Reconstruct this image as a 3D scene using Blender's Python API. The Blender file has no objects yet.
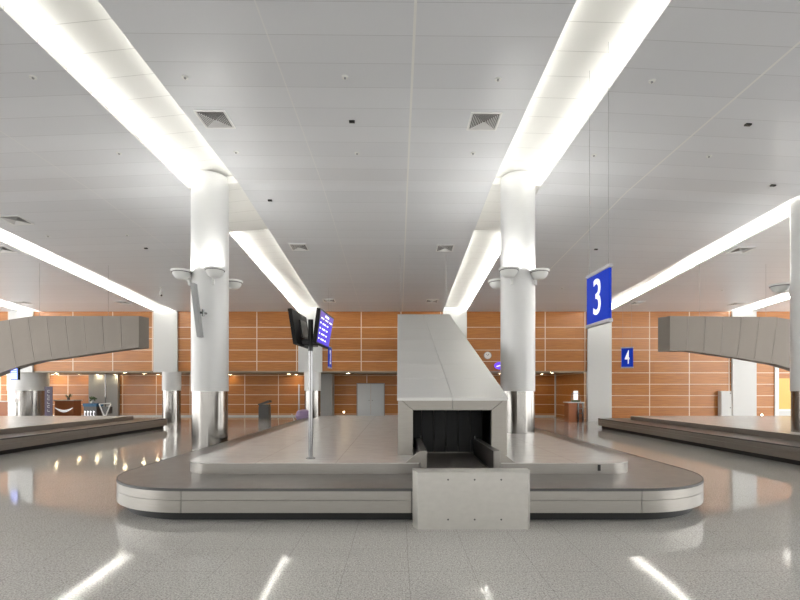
import bpy, bmesh, math, random
from mathutils import Vector, Matrix
random.seed(7)
C = bpy.context.scene.collection
PI = math.pi

# ------------------------------------------------------------------ camera
F = 465.0
CAMZ = 1.68
X0, YH = 398.0, 390.0
cd = bpy.data.cameras.new('camera'); cam = bpy.data.objects.new('camera', cd); C.objects.link(cam)
cam.location = (0, 0, CAMZ); cam.rotation_euler = (PI/2, 0, 0)
cd.sensor_width = 36; cd.lens = 36*F/800
cd.shift_x = (400-X0)/800; cd.shift_y = (YH-300)/800
cd.clip_start = 0.05; cd.clip_end = 200
bpy.context.scene.camera = cam
# ------------------------------------------------------------------ world, exposure
w = bpy.data.worlds.new('world'); bpy.context.scene.world = w; w.use_nodes = True
w.node_tree.nodes['Background'].inputs[0].default_value = (1.0, 0.985, 0.97, 1)
w.node_tree.nodes['Background'].inputs[1].default_value = 2.4
vs = bpy.context.scene.view_settings
vs.view_transform = 'Standard'; vs.look = 'None'; vs.gamma = 1; vs.use_curve_mapping = False
vs.exposure = 1.12
TUBE = 8.0      # cove tube emission
BOWL = 25.0      # column bowl lamps

def lin(h):
    def f(c):
        c /= 255
        return c/12.92 if c <= .04045 else ((c+.055)/1.055)**2.4
    return (f(h[0]), f(h[1]), f(h[2]), 1)

# ------------------------------------------------------------------ materials
def mat(name, col, rough=.5, metal=0.0, spec=.5, emit=0, ecol=None):
    m = bpy.data.materials.new(name); m.use_nodes = True
    b = m.node_tree.nodes['Principled BSDF']
    b.inputs['Base Color'].default_value = lin(col)
    b.inputs['Roughness'].default_value = rough
    b.inputs['Metallic'].default_value = metal
    b.inputs['Specular IOR Level'].default_value = spec
    if emit:
        b.inputs['Emission Color'].default_value = lin(ecol or col)
        b.inputs['Emission Strength'].default_value = emit
    return m
class NT:
    def __init__(s, m): s.m = m; s.t = m.node_tree; s.b = s.t.nodes['Principled BSDF']
    def n(s, typ, **kw):
        x = s.t.nodes.new(typ)
        for k, v in kw.items():
            if k.startswith('i_'):
                x.inputs[int(k[2:])].default_value = v
            else: setattr(x, k, v)
        return x
    def l(s, a, b): s.t.links.new(a, b)
    def math(s, op, a, b=None, c=None):
        x = s.t.nodes.new('ShaderNodeMath'); x.operation = op
        for i, v in enumerate((a, b, c)):
            if v is None: continue
            if isinstance(v, (int, float)): x.inputs[i].default_value = v
            else: s.l(v, x.inputs[i])
        return x.outputs[0]
    def pos(s):
        g = s.n('ShaderNodeTexCoord'); q = s.n('ShaderNodeSeparateXYZ'); s.l(g.outputs['Object'], q.inputs[0]); s.tc = g.outputs['Object']
        return q.outputs
    def mix(s, f, a, b):
        x = s.t.nodes.new('ShaderNodeMix'); x.data_type = 'RGBA'
        if isinstance(f, (int, float)): x.inputs[0].default_value = f
        else: s.l(f, x.inputs[0])
        for i, v in ((6, a), (7, b)):
            if isinstance(v, tuple): x.inputs[i].default_value = v
            else: s.l(v, x.inputs[i])
        return x.outputs[2]
    def line(s, v, period, off, width):       # 1 on a thin line every period
        a = s.math('SUBTRACT', v, off); a = s.math('DIVIDE', a, period); a = s.math('FRACT', a)
        a = s.math('SUBTRACT', a, .5); a = s.math('ABSOLUTE', a)
        return s.math('GREATER_THAN', a, .5-width/period/2)
    def noise(s, scale, detail=3, stretch=None):
        x = s.n('ShaderNodeTexNoise'); x.inputs['Scale'].default_value = scale; x.inputs['Detail'].default_value = detail
        if stretch:
            mp = s.n('ShaderNodeMapping'); mp.inputs['Scale'].default_value = stretch
            s.l(s.tc, mp.inputs[0]); s.l(mp.outputs[0], x.inputs['Vector'])
        else: s.l(s.tc, x.inputs['Vector'])
        return x.outputs['Fac']

def steel(name, col, rough, stretch, amt=.12, metal=1.0):
    m = mat(name, col, rough, metal); t = NT(m); t.pos()
    n = t.noise(6, 4, stretch)
    c1 = tuple(v*(1-amt) for v in lin(col)[:3])+(1,); c2 = tuple(min(1, v*(1+amt)) for v in lin(col)[:3])+(1,)
    t.l(t.mix(n, c1, c2), t.b.inputs['Base Color'])
    r = t.math('MULTIPLY_ADD', n, .16, rough-.08); t.l(r, t.b.inputs['Roughness'])
    return m

M = {}
M['steel'] = steel('brushed_steel', (160, 157, 151), .34, (1, 1, 22), .12, .85)
M['steel_h'] = steel('brushed_steel_panel', (160, 156, 149), .42, (.6, .6, 6), .1, .75)
M['steel_col'] = steel('polished_column_steel', (156, 154, 150), .2, (14, 14, .3), .12)
M['chrome'] = mat('chrome', (132, 132, 132), .16, 1.0)
M['duct'] = steel('duct_metal', (122, 115, 107), .5, (1, 1, 1), .06, .4)
M['hood'] = steel('hood_metal', (208, 207, 204), .38, (.4, .4, 7), .05, .35)
M['white'] = mat('white_paint', (226, 227, 224), .35)
M['white_col'] = mat('column_white', (212, 213, 212), .28)
M['pil'] = mat('pilaster_white', (206, 207, 205), .5)
M['seam'] = mat('seam_metal', (146, 140, 132), .5, .3)
M['soffit'] = mat('soffit_tan', (150, 138, 118), .5)
M['box'] = steel('box_steel', (192, 190, 184), .4, (1.5, 1.5, 2.5), .1, .6)
M['fac'] = mat('unseen_pier_grey', (120, 116, 110), .6)
M['black'] = mat('black_plastic', (18, 18, 19), .4)
M['rubber'] = mat('black_rubber', (22, 24, 24), .55)
M['screen_body'] = mat('screen_body', (12, 11, 11), .5, 0, .2)
M['grey'] = mat('grey_paint', (150, 152, 152), .45)
M['dgrey'] = mat('dark_grey', (80, 80, 80), .45)
M['dgrey2'] = mat('guard_dark', (52, 48, 45), .45)
M['signblue'] = mat('sign_blue', (4, 52, 184), .5, 0, .2, emit=.1)
M['signwhite'] = mat('sign_white', (245, 245, 248), .4, emit=.25)
M['signframe'] = mat('sign_frame', (176, 176, 180), .35, .4)
M['tube'] = mat('lamp_tube', (255, 252, 240), .4, emit=TUBE, ecol=(255, 253, 252))
M['tube_in'] = mat('lamp_tube_inner', (255, 252, 240), .4, emit=TUBE*.5, ecol=(255, 253, 252))
M['tube2'] = mat('lamp_tube_far', (255, 252, 240), .4, emit=TUBE*1.9, ecol=(255, 253, 252))
M['bowlglow'] = mat('lamp_glow', (255, 255, 250), .4, emit=BOWL, ecol=(255, 253, 248))
M['down'] = mat('downlight_glow', (255, 240, 200), .4, emit=30, ecol=(255, 232, 190))
M['spot'] = mat('floor_spot_glow', (255, 245, 220), .4, emit=8, ecol=(255, 240, 210))
M['scr_blue'] = mat('screen_blue', (60, 50, 190), .25, emit=.42, ecol=(70, 44, 190))
M['scr_head'] = mat('screen_header', (90, 70, 170), .25, emit=.3, ecol=(110, 84, 170))
M['scr_text'] = mat('screen_text', (235, 235, 255), .25, emit=.6, ecol=(225, 225, 255))
M['vent'] = mat('vent_white', (236, 236, 234), .4)
M['ventdark'] = mat('vent_dark', (110, 108, 106), .6)
M['ventmid'] = mat('vent_mid', (165, 164, 161), .6)
M['door'] = mat('door_grey', (206, 211, 215), .45)
M['yellow'] = mat('yellow_lit_wall', (214, 178, 92), .5, emit=.05)  # slight emission imitates the lit yellow wall beyond the opening
M['counterwood'] = mat('counter_wood', (150, 88, 48), .4)
M['purple'] = mat('purple_neon', (96, 60, 220), .4, emit=.5)
M['pink'] = mat('pink_flowers', (190, 140, 165), .7)
M['green'] = mat('leaf_green', (70, 95, 60), .7)
M['banner'] = mat('banner_purple', (52, 36, 62), .5)
M['blue'] = mat('stall_blue', (26, 84, 120), .5)
M['clock'] = mat('clock_white', (238, 234, 226), .4)
M['red'] = mat('red_paint', (190, 50, 40), .5)

# floor: polished speckled granite tiles
m = mat('granite_floor', (165, 162, 155), .1, 0, .18); t = NT(m); p = t.pos(); M['floor'] = m
sp = t.noise(70, 2); sp2 = t.noise(22, 3); big = t.noise(1.3, 4, (1, 3, 1))
f = t.math('MULTIPLY_ADD', sp, 2.4, -.7); f.node.use_clamp = True
c = t.mix(f, lin((104, 101, 96)), lin((220, 218, 213)))
f2 = t.math('MULTIPLY_ADD', sp2, 1.6, -.3); f2.node.use_clamp = True
c = t.mix(t.math('MULTIPLY', f2, .4), c, lin((222, 220, 215)))
c = t.mix(t.math('MULTIPLY', big, .3), c, lin((178, 176, 172)))
seam = t.math('MAXIMUM', t.line(p[0], .6, .1, .006), t.line(p[1], .6, .11, .006))
c = t.mix(t.math('MULTIPLY', seam, .35), c, lin((92, 88, 82)))
t.l(c, m.node_tree.nodes['Principled BSDF'].inputs['Base Color'])
t.l(t.math('MULTIPLY_ADD', big, .07, .03), t.b.inputs['Roughness'])

# ceiling: satin metal panels, cross seams, long seams
m = mat('ceiling_panels', (206, 206, 206), .38, 0, .4); t = NT(m); p = t.pos(); M['ceil'] = m
cx = t.math('FLOOR', t.math('DIVIDE', t.math('SUBTRACT', p[1], .33), .6))
wn = t.n('ShaderNodeTexWhiteNoise', noise_dimensions='1D'); t.l(cx, wn.inputs['W'])
c = t.mix(wn.outputs['Value'], lin((216, 218, 221)), lin((222, 224, 227)))
seam = t.line(p[1], .6, .33, .012)
c = t.mix(t.math('MULTIPLY', seam, .28), c, lin((120, 118, 116)))
def near(v, x, wd): return t.math('LESS_THAN', t.math('ABSOLUTE', t.math('SUBTRACT', v, x)), wd)
ls = t.math('MAXIMUM', near(p[0], .24, .02), near(p[0], 5.9, .02))
ls = t.math('MAXIMUM', ls, t.math('MULTIPLY', t.math('MAXIMUM', near(p[0], -1.95, .012), near(p[0], -7.8, .012)), .5))
c = t.mix(ls, c, lin((235, 235, 232)))
t.l(c, t.b.inputs['Base Color'])
r = t.math('MULTIPLY_ADD', wn.outputs['Value'], .06, .34); t.l(r, t.b.inputs['Roughness'])

# trough lining: white with fine cross seams
m = mat('trough_lining', (232, 232, 228), .4); t = NT(m); p = t.pos(); M['trough'] = m
c = t.mix(t.math('MULTIPLY', t.line(p[1], .6, .33, .012), .4), lin((236, 236, 232)), lin((140, 138, 134)))
t.l(c, t.b.inputs['Base Color'])

# orange wood panels with white joints
PITCH = 7.72; PX0 = (177-X0)/18.7
def woodmat(name, dark=0.0, vper=2.13):
    m = mat(name, (190, 120, 64), .35); t = NT(m); p = t.pos()
    g = t.noise(3, 6, (.5, 1, 30)); g = t.math('MULTIPLY_ADD', g, 2.2, -.6); g.node.use_clamp = True
    u = t.math('MODULO', t.math('ADD', t.math('SUBTRACT', p[0], PX0), PITCH*10), PITCH)
    cu = t.math('FLOOR', t.math('DIVIDE', t.math('SUBTRACT', p[0], PX0), vper))
    cz = t.math('FLOOR', t.math('DIVIDE', t.math('SUBTRACT', p[2], .16), .61))
    v2 = t.n('ShaderNodeCombineXYZ'); t.l(cu, v2.inputs[0]); t.l(cz, v2.inputs[1])
    wn = t.n('ShaderNodeTexWhiteNoise', noise_dimensions='2D'); t.l(v2.outputs[0], wn.inputs['Vector'])
    c = t.mix(g, lin((150, 88, 34)), lin((202, 136, 66)))
    c = t.mix(t.math('MULTIPLY', wn.outputs['Value'], .3), c, lin((158, 94, 40)))
    ln = t.math('MAXIMUM', t.line(u, vper, 0, .05), t.math('MULTIPLY', t.line(p[2], .61, .16, .035), t.math('LESS_THAN', p[2], 5.4)))
    c = t.mix(ln, c, lin((226, 206, 180)))
    t.l(c, t.b.inputs['Base Color']); return m
M['wood'] = woodmat('orange_wood_panels')
# belt: dark rubber plates
m = mat('belt_rubber', (112, 108, 103), .33, .2); t = NT(m); p = t.pos(); M['belt'] = m
n = t.noise(5, 4); c = t.mix(n, lin((98, 95, 91)), lin((126, 121, 115))); t.l(c, t.b.inputs['Base Color'])
# deck top: polished grey steel/stone with plate seams
m = mat('deck_plates', (176, 171, 163), .16, .0, .3); t = NT(m); p = t.pos(); M['deck'] = m
n = t.noise(4, 4, (1, 6, 1)); c = t.mix(n, lin((196, 194, 190)), lin((216, 214, 210)))
sm_ = t.math('MAXIMUM', t.line(p[0], 1.2, .1, .008), t.line(p[1], 1.5, .3, .008))
c = t.mix(t.math('MULTIPLY', sm_, .4), c, lin((96, 92, 88))); t.l(c, t.b.inputs['Base Color'])
t.l(t.math('MULTIPLY_ADD', n, .1, .18), t.b.inputs['Roughness'])

# ------------------------------------------------------------------ mesh helpers
class MB:
    def __init__(s): s.bm = bmesh.new(); s.mi = 0; s.xf = Matrix()
    def face(s, pts):
        vs = [s.bm.verts.new(s.xf @ Vector(q)) for q in pts]
        f = s.bm.faces.new(vs); f.material_index = s.mi; return f
    def solid(s, A, B):          # loops A and B (same length) joined, capped
        a = [s.bm.verts.new(s.xf @ Vector(q)) for q in A]; b = [s.bm.verts.new(s.xf @ Vector(q)) for q in B]
        n = len(a)
        fs = [s.bm.faces.new(a[::-1]), s.bm.faces.new(b)]
        for i in range(n): fs.append(s.bm.faces.new((a[i], a[(i+1) % n], b[(i+1) % n], b[i])))
        for f in fs: f.material_index = s.mi
        return s
    def box(s, x0, x1, y0, y1, z0, z1):
        return s.solid([(x0, y0, z0), (x1, y0, z0), (x1, y1, z0), (x0, y1, z0)], [(x0, y0, z1), (x1, y0, z1), (x1, y1, z1), (x0, y1, z1)])
    def prism(s, poly, z0, z1):
        return s.solid([(x, y, z0) for x, y in poly], [(x, y, z1) for x, y in poly])
    def prism_y(s, poly, y0, y1):
        return s.solid([(x, y0, z) for x, z in poly], [(x, y1, z) for x, z in poly])
    def prism_x(s, poly, x0, x1):
        return s.solid([(x0, y, z) for y, z in poly], [(x1, y, z) for y, z in poly])
    def cyl(s, x, y, z0, z1, r, n=32, r2=None):
        r2 = r if r2 is None else r2
        c = [(math.cos(2*PI*i/n), math.sin(2*PI*i/n)) for i in range(n)]
        return s.solid([(x+r*a, y+r*b, z0) for a, b in c], [(x+r2*a, y+r2*b, z1) for a, b in c])
    def tube(s, p, q, r, n=10):
        p = Vector(p); q = Vector(q); d = (q-p).normalized()
        u = d.orthogonal().normalized(); v = d.cross(u)
        c = [(math.cos(2*PI*i/n)*u+math.sin(2*PI*i/n)*v)*r for i in range(n)]
        return s.solid([p+k for k in c], [q+k for k in c])
    def lathe(s, prof, x, y, z, n=24):
        rings = [[s.bm.verts.new(s.xf @ Vector((x+r*math.cos(2*PI*i/n), y+r*math.sin(2*PI*i/n), z+h))) for i in range(n)] for r, h in prof]
        for a, b in zip(rings, rings[1:]):
            for i in range(n):
                f = s.bm.faces.new((a[i], a[(i+1) % n], b[(i+1) % n], b[i])); f.material_index = s.mi
        for ring in (rings[0][::-1], rings[-1]):
            f = s.bm.faces.new(ring); f.material_index = s.mi
        return s
    def ring(s, outer, inner, z0, z1, closed=True):    # wall ring between two matching loops
        n = len(outer)
        V = [[s.bm.verts.new(s.xf @ Vector((x, y, z))) for x, y in L] for L, z in ((outer, z0), (outer, z1), (inner, z1), (inner, z0))]
        for i in range(n if closed else n-1):
            j = (i+1) % n
            for k in range(4):
                a, b = V[k], V[(k+1) % 4]
                f = s.bm.faces.new((a[i], a[j], b[j], b[i])); f.material_index = s.mi
        if not closed:
            s.bm.faces.new([V[k][0] for k in range(4)]); s.bm.faces.new([V[k][-1] for k in (3, 2, 1, 0)])
        return s
    def build(s, name, mats, parent=None, smooth=False, bevel=0, origin=None, normals=True):
        if normals: bmesh.ops.recalc_face_normals(s.bm, faces=s.bm.faces)
        if smooth:
            for f in s.bm.faces: f.smooth = True
            for e in s.bm.edges:
                if len(e.link_faces) == 2 and e.calc_face_angle(0) > math.radians(32): e.smooth = False
        me = bpy.data.meshes.new(name); 
        if origin is not None: bmesh.ops.translate(s.bm, verts=s.bm.verts, vec=-Vector(origin))
        s.bm.to_mesh(me); s.bm.free()
        for mm in (mats if isinstance(mats, (list, tuple)) else [mats]): me.materials.append(mm)
        o = bpy.data.objects.new(name, me); C.objects.link(o)
        if origin is not None: o.location = origin
        if parent is not None:
            o.parent = parent
            if origin is None: o.location = (0, 0, 0)
        if bevel:
            b = o.modifiers.new('bevel', 'BEVEL'); b.width = bevel; b.segments = 2; b.limit_method = 'ANGLE'
        return o
def tag(o, label, cat, group=None, kind=None):
    if label: o['label'] = label
    if cat: o['category'] = cat
    if group: o['group'] = group
    if kind: o['kind'] = kind
    return o
def empty(name, loc, label, cat, group=None, rz=0):
    o = bpy.data.objects.new(name, None); C.objects.link(o); o.location = loc; o.rotation_euler = (0, 0, rz)
    o.empty_display_size = .2
    return tag(o, label, cat, group)
def structure(o, label=None): o['kind'] = 'structure'; return o
def children(o): return [c for c in bpy.data.objects if c.parent == o]
def copy_tree(o, loc=None, label=None, parent=None):
    c = o.copy(); C.objects.link(c)
    if parent: c.parent = parent
    if loc is not None: c.location = loc
    if label: c['label'] = label
    for ch in children(o): copy_tree(ch, parent=c)
    return c
def rr(x0, x1, y0, y1, rf, rb, n=14):
    pts = []
    for cx, cy, a0, r in ((x0+rf, y0+rf, PI, rf), (x1-rf, y0+rf, 1.5*PI, rf), (x1-rb, y1-rb, 0, rb), (x0+rb, y1-rb, .5*PI, rb)):
        for i in range(n+1):
            a = a0+.5*PI*i/n; pts.append((cx+r*math.cos(a), cy+r*math.sin(a)))
    return pts
ORD = ['leftmost', 'second from left', 'third from left', 'fourth from left', 'fifth from left', 'sixth from left', 'seventh from left', 'eighth from left', 'ninth from left', 'tenth from left', 'eleventh from left', 'twelfth from left', 'thirteenth from left', 'fourteenth from left', 'fifteenth from left']

# ------------------------------------------------------------------ ceiling profile
YN, YK, YF, YB = -14.0, 12.0, 24.9, 29.4
XS = 27
TR = [(-20.3, -19.1, 5.0, 4.98), (-13.05, -11.85, 5.1, 4.93), (-5.37, -4.1, 5.17, 5.32),
      (2.41, 3.66, 5.26, 5.22), (10.1, 11.3, 4.9, 5.1), (17.6, 18.85, 5.0, 5.02), (25.3, 26.5, 5.0, 5.0)]
ZF = 4.2
EDGE = [(-XS, 5.0)]
for a, b, za, zb in TR: EDGE += [(a, za), (b, zb)]
EDGE += [(XS, 5.0)]
def zc(x, y):
    for (xa, za), (xb, zb) in zip(EDGE, EDGE[1:]):
        if xa <= x <= xb:
            z = za+(zb-za)*(x-xa)/(xb-xa); break
    else: z = 5.0
    if y > YK: z += (ZF-z)*(y-YK)/(YF-YK)
    return z+CAMZ
def on_ceiling(px, py):     # where the ray through a pixel meets the ceiling
    y = 8.0
    for _ in range(60):
        x = (px-X0)*y/F; y = .5*y+.5*(zc(x, y)-CAMZ)*F/(YH-py)
    return (px-X0)*y/F, y, zc((px-X0)*y/F, y)
# ------------------------------------------------------------------ structure
b = MB(); b.box(-XS, XS, YN, YB+.3, -.2, 0); fl = structure(b.build('floor', M['floor']))
b = MB()
secs_mid = [(YN, YK, True), (YK, 14.8, False), (14.8, YF, True)]
secs_out = [(YN, YK, True), (YK, YF, True)]
def quad(b, xa, xb, ya, yb, da, db):
    b.face([(xa, ya, zc(xa, ya)+da), (xb, ya, zc(xb, ya)+db), (xb, yb, zc(xb, yb)+db), (xa, yb, zc(xa, yb)+da)])
bays = []
xs = [-XS]
for a, c_, _, _ in TR: bays.append((xs[-1], a)); xs.append(c_)
bays.append((xs[-1], XS))
for xa, xb in bays:
    for ya, yb in [(YN, YK)]+[(YK+(YF-YK)*i/20, YK+(YF-YK)*(i+1)/20) for i in range(20)]:
        for k in range(3): quad(b, xa+(xb-xa)*k/3, xa+(xb-xa)*(k+1)/3, ya, yb, 0, 0)
REC = .24
def ztop(x, y): return zc(x, y)+(REC if any(a < x < c_ for a, c_, _, _ in TR) else 0)
LIP = .07; LED = .16
tube_spec = []
for ti, (xa, xb, _, _) in enumerate(TR):
    b.mi = 1
    b.face([(xa-LED, YF-.01, zc(xa, YF)), (xb+LED, YF-.01, zc(xb, YF)), (xb+LED, YF-.01, zc(xb, YF)+REC), (xa-LED, YF-.01, zc(xa, YF)+REC)])
    for ya, yb, rec in (secs_mid if ti in (2, 3) else secs_out):
        b.mi = 1
        if not rec:
            quad(b, xa, xb, ya, yb, .05, .05)
            for x in (xa, xb): b.face([(x, ya, zc(x, ya)), (x, yb, zc(x, yb)), (x, yb, zc(x, yb)+.05), (x, ya, zc(x, ya)+.05)])
            # end walls of the recesses
            for y in (ya, yb):
                b.face([(xa-LED, y, zc(xa, y)+.05), (xb+LED, y, zc(xb, y)+.05), (xb+LED, y, zc(xb, y)+REC), (xa-LED, y, zc(xa, y)+REC)])
            continue
        za0, za1, zb0, zb1 = zc(xa, ya), zc(xa, yb), zc(xb, ya), zc(xb, yb)
        prof = [(xa, 0, 0), (xa, LIP, 0), (xa-LED, LIP, 0), (xa-LED, REC-.06, 0), (xa-LED+.06, REC, 0), (xb+LED-.06, REC, 1), (xb+LED, REC-.06, 1), (xb+LED, LIP, 1), (xb, LIP, 1), (xb, 0, 1)]
        for (x1, d1, s1), (x2, d2, s2) in zip(prof, prof[1:]):
            p1, p2 = [(x1, (zb0 if s1 else za0)+d1), (x1, (zb1 if s1 else za1)+d1)], [(x2, (zb0 if s2 else za0)+d2), (x2, (zb1 if s2 else za1)+d2)]
            b.face([(p1[0][0], ya, p1[0][1]), (p2[0][0], ya, p2[0][1]), (p2[1][0], yb, p2[1][1]), (p1[1][0], yb, p1[1][1])])
        tube_spec.append((ti, ya+(.15 if ti in (2, 3) else 0), yb-(.15 if ti in (2, 3) or yb > 20 else 0), xa-LED*.68, xb+LED*.68, xa, xb))
b.mi = 0
b.face([(-XS, YN, 7.6), (XS, YN, 7.6), (XS, YF, 7.6), (-XS, YF, 7.6)])
structure(b.build('ceiling', [M['ceil'], M['trough']], normals=False))
# added unseen piers behind the camera: gaps admit world light, steel reflects dark streaks
for i in range(9):
    x = -XS+i*6.2; b = MB(); b.box(x, x+4.2, YN-.3, YN, 0, 7.6); structure(b.build('wall_unseen_pier', M['fac']))
b = MB(); b.box(-XS, XS, YN-.3, YN-.05, 5.4, 7.6); structure(b.build('wall_unseen_top', M['fac']))
# back wall
XR = 10.12        # right end of the recess
b = MB(); b.box(-XS, XR, YF, YF+.25, 2.65, 7.6); b.box(XR, XS, YF, YF+.25, 0, 7.6)
structure(b.build('wall_back', M['wood']))
b = MB(); b.box(-XS, XR, YB, YB+.2, 0, 2.8); structure(b.build('wall_recess_back', M['wood']))
b = MB(); b.box(XR-.15, XR, YF, YB, 0, 2.8); structure(b.build('wall_recess_right', M['wood']))
b = MB(); b.box(-XS, XR, YF+.25, YB, 2.66, 2.8); structure(b.build('ceiling_recess', M['soffit']))
# trims: fascia under the upper wall, skirting, corner strip
b = MB(); b.box(-XS, XR-.02, YF-.03, YF+.26, 2.62, 2.70); structure(b.build('trim_1', M['soffit']))
b = MB(); b.box(-XS, XR-.15, YB-.03, YB, 0, .09); structure(b.build('baseboard_back', M['pil']))
b = MB(); b.box(XR-.03, XR+.05, YF-.04, YF+.02, 0, 2.66); structure(b.build('trim_2', M['pil']))
b = MB(); b.box(XR-.23, XR-.15, YB-.06, YB, 0, 2.66); structure(b.build('trim_3', M['pil']))
k = 4
for i in range(-3, 4):
    xa = (298.5-X0)/18.7+i*PITCH; xb = xa+1.27
    zlo = 2.62 if xa < 9.5 else 0.0
    b = MB(); b.box(xa, xb, YF-.12, YF, zlo, zc((xa+xb)/2, YF)+.05)
    structure(b.build('trim_%d' % k, M['pil'])); k += 1
# grey dividing wall sections in the recess
b = MB(); b.box((91-X0)/15.8, (120-X0)/15.8, YB-.2, YB, 0, 2.66); structure(b.build('wall_recess_grey', M['grey']))
b = MB(); b.box((320-X0)/16.4, (332-X0)/16.4, YB-1.1, YB, 0, 2.66); structure(b.build('wall_recess_side', M['grey']))
# right part: white framed opening with glowing panel for the lit yellow wall beyond
e = empty('window_1', (20.35, YF-.06, 0), None, None); e['kind'] = 'structure'; e['label'] = 'white framed window with glowing yellow panel at the right end of the back wall'
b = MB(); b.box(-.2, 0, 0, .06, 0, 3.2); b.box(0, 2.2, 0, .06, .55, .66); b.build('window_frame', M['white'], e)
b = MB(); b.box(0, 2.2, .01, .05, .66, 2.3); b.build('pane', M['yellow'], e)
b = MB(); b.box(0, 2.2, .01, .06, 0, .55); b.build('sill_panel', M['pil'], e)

# ------------------------------------------------------------------ cove lights
tn = ['ending above the left duct', 'ending left of the left column', 'running above the left column', 'running above the right column', 'running right of the number 3 sign', 'ending above the right duct', 'beyond the right edge of the picture']
roots = {}
for ti, ya, yb, xl, xr, xa, xb in tube_spec:
    if ti not in roots:
        roots[ti] = empty('cove_light', ((xa+xb)/2, YK, 0), 'linear cove light in the ceiling trough %s' % tn[ti], 'ceiling light', 'cove lights in the ceiling troughs')
    r = roots[ti]; ox, oy = (xa+xb)/2, YK
    for x, xe in (((xl, xa),) if ti < 3 else ((xr, xb),)):
        b = MB(); b.tube((x-ox, ya-oy, zc(xe, ya)+LIP+.045), (x-ox, yb-oy, zc(xe, yb)+LIP+.045), .03, 8)
        b.build('lamp_tube', M['tube'] if yb < 13 else M['tube2'], r, smooth=True)
    x, xe = (xr, xb) if ti < 3 else (xl, xa)
    b = MB(); b.tube((x-ox, ya-oy, zc(xe, ya)+LIP+.045), (x-ox, yb-oy, zc(xe, yb)+LIP+.045), .02, 8)
    b.build('inner_lamp_tube', M['tube_in'], r, smooth=True)

# ------------------------------------------------------------------ columns
def column(x, y, r, ztop, label, zs=1.65, z0=0):
    e = empty('column', (x, y, z0), label, 'column', 'round columns')
    b = MB(); b.cyl(0, 0, 0, zs-z0, r*.965, 64); b.cyl(0, 0, 0, .03, r*.985, 64); b.build('steel_cladding', M['steel_col'], e, smooth=True)
    b = MB(); b.cyl(0, 0, zs-z0, ztop-z0, r, 64); b.build('shaft', M['white_col'], e, smooth=True)
    return e
DECKZ = .59
CL, CR, C3 = (-4.85, 12.0), (3.09, 12.0), (10.72, 12.0)
column(CL[0], CL[1], .455, zc(CL[0], 11.9)+REC-.02, 'thick round white column with polished steel base left of the number 3 carousel')
column(CR[0], CR[1], .435, zc(CR[0], 11.9)+REC-.02, 'thick round white column rising from the carousel deck right of the sloped hood', z0=DECKZ)
column(C3[0], C3[1], .465, zc(C3[0], 11.9)+REC-.02, 'white column cut by the right edge of the picture')
column((170-X0)/19.2, 24.4, .46, 2.62, 'short white and steel column under the soffit, beyond the left carousel end')
column((312-X0)/19.2, 24.4, .43, 2.62, 'short white and steel column under the soffit, behind the screen pole')
column((28.5-X0)/18.0, 25.85, .93, 2.64, 'very wide white and steel column under the soffit at far left')
# bowl uplights on columns
def bowl(cx, cy, dx, dy, r, label, z=4.61):
    e = empty('uplight', (cx+dx, cy+dy, z), label, 'lamp', 'bowl uplights on the columns')
    b = MB()
    b.lathe([(.03, -.19), (.1, -.18), (.17, -.14), (.22, -.07), (.243, 0), (.245, .01)], 0, 0, 0, 32); b.build('bowl', M['white'], e, smooth=True)
    b = MB(); b.lathe([(.255, .0), (.275, .02), (.275, .05), (.255, .06), (.225, .055), (.225, .02)], 0, 0, 0, 32); b.build('rim', M['white'], e, smooth=True)
    b = MB(); b.lathe([(.246, -.012), (.258, -.012), (.258, .002), (.246, .002)], 0, 0, 0, 32); b.build('gap_ring', M['dgrey'], e, smooth=True)  # dark ring imitates the shaded gap under the rim
    b = MB(); b.cyl(0, 0, .02, .05, .2, 24); b.build('lamp', M['bowlglow'], e, smooth=True)
    for c_ in children(e): c_.scale = (.9, .9, .95)
    L = math.hypot(dx, dy); ux, uy = -dx/L, -dy/L; d = L-r
    b = MB(); b.tube((ux*.1, uy*.1, -.16), (ux*(d-.02), uy*(d-.02), -.22), .02); b.tube((ux*(d-.03), uy*(d-.03), -.3), (ux*(d-.03), uy*(d-.03), -.12), .035)
    b.build('arm', M['white'], e, smooth=True)
bowl(*CL, -.55, -.4, .465, 'white bowl uplight on the left side of the left column')
bowl(*CL, .36, -.6, .465, 'white bowl uplight on the front of the left column')
bowl(*CL, .35, .72, .465, 'white bowl uplight peeking out behind the right side of the left column')
bowl(*CR, .44, -.4, .455, 'white bowl uplight on the right side of the right column')
bowl(*CR, -.37, -.6, .455, 'white bowl uplight on the front left of the right column')
bowl(*CR, -.38, .68, .455, 'white bowl uplight half hidden behind the left side of the right column')
bowl(*C3, -.32, .66, .465, 'white bowl uplight on the column at the right edge of the picture', 4.5)
# edge-on panel on left column
e = empty('wall_display', (-4.88, 11.3, 2.96), 'thin grey slanted panel fixed edge-on to the left column below its bowl lamps', 'panel')
b = MB(); b.prism_y([(-.12, 1.30), (-.02, 1.30), (.14, 0), (.04, 0)], -.12, .05); b.build('panel', M['grey'], e)
b = MB(); b.tube((.09, .0, .6), (.12, .24, .62), .03); b.cyl(.14, .02, .52, .68, .03, 12); b.build('bracket', M['chrome'], e, smooth=True)

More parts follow.
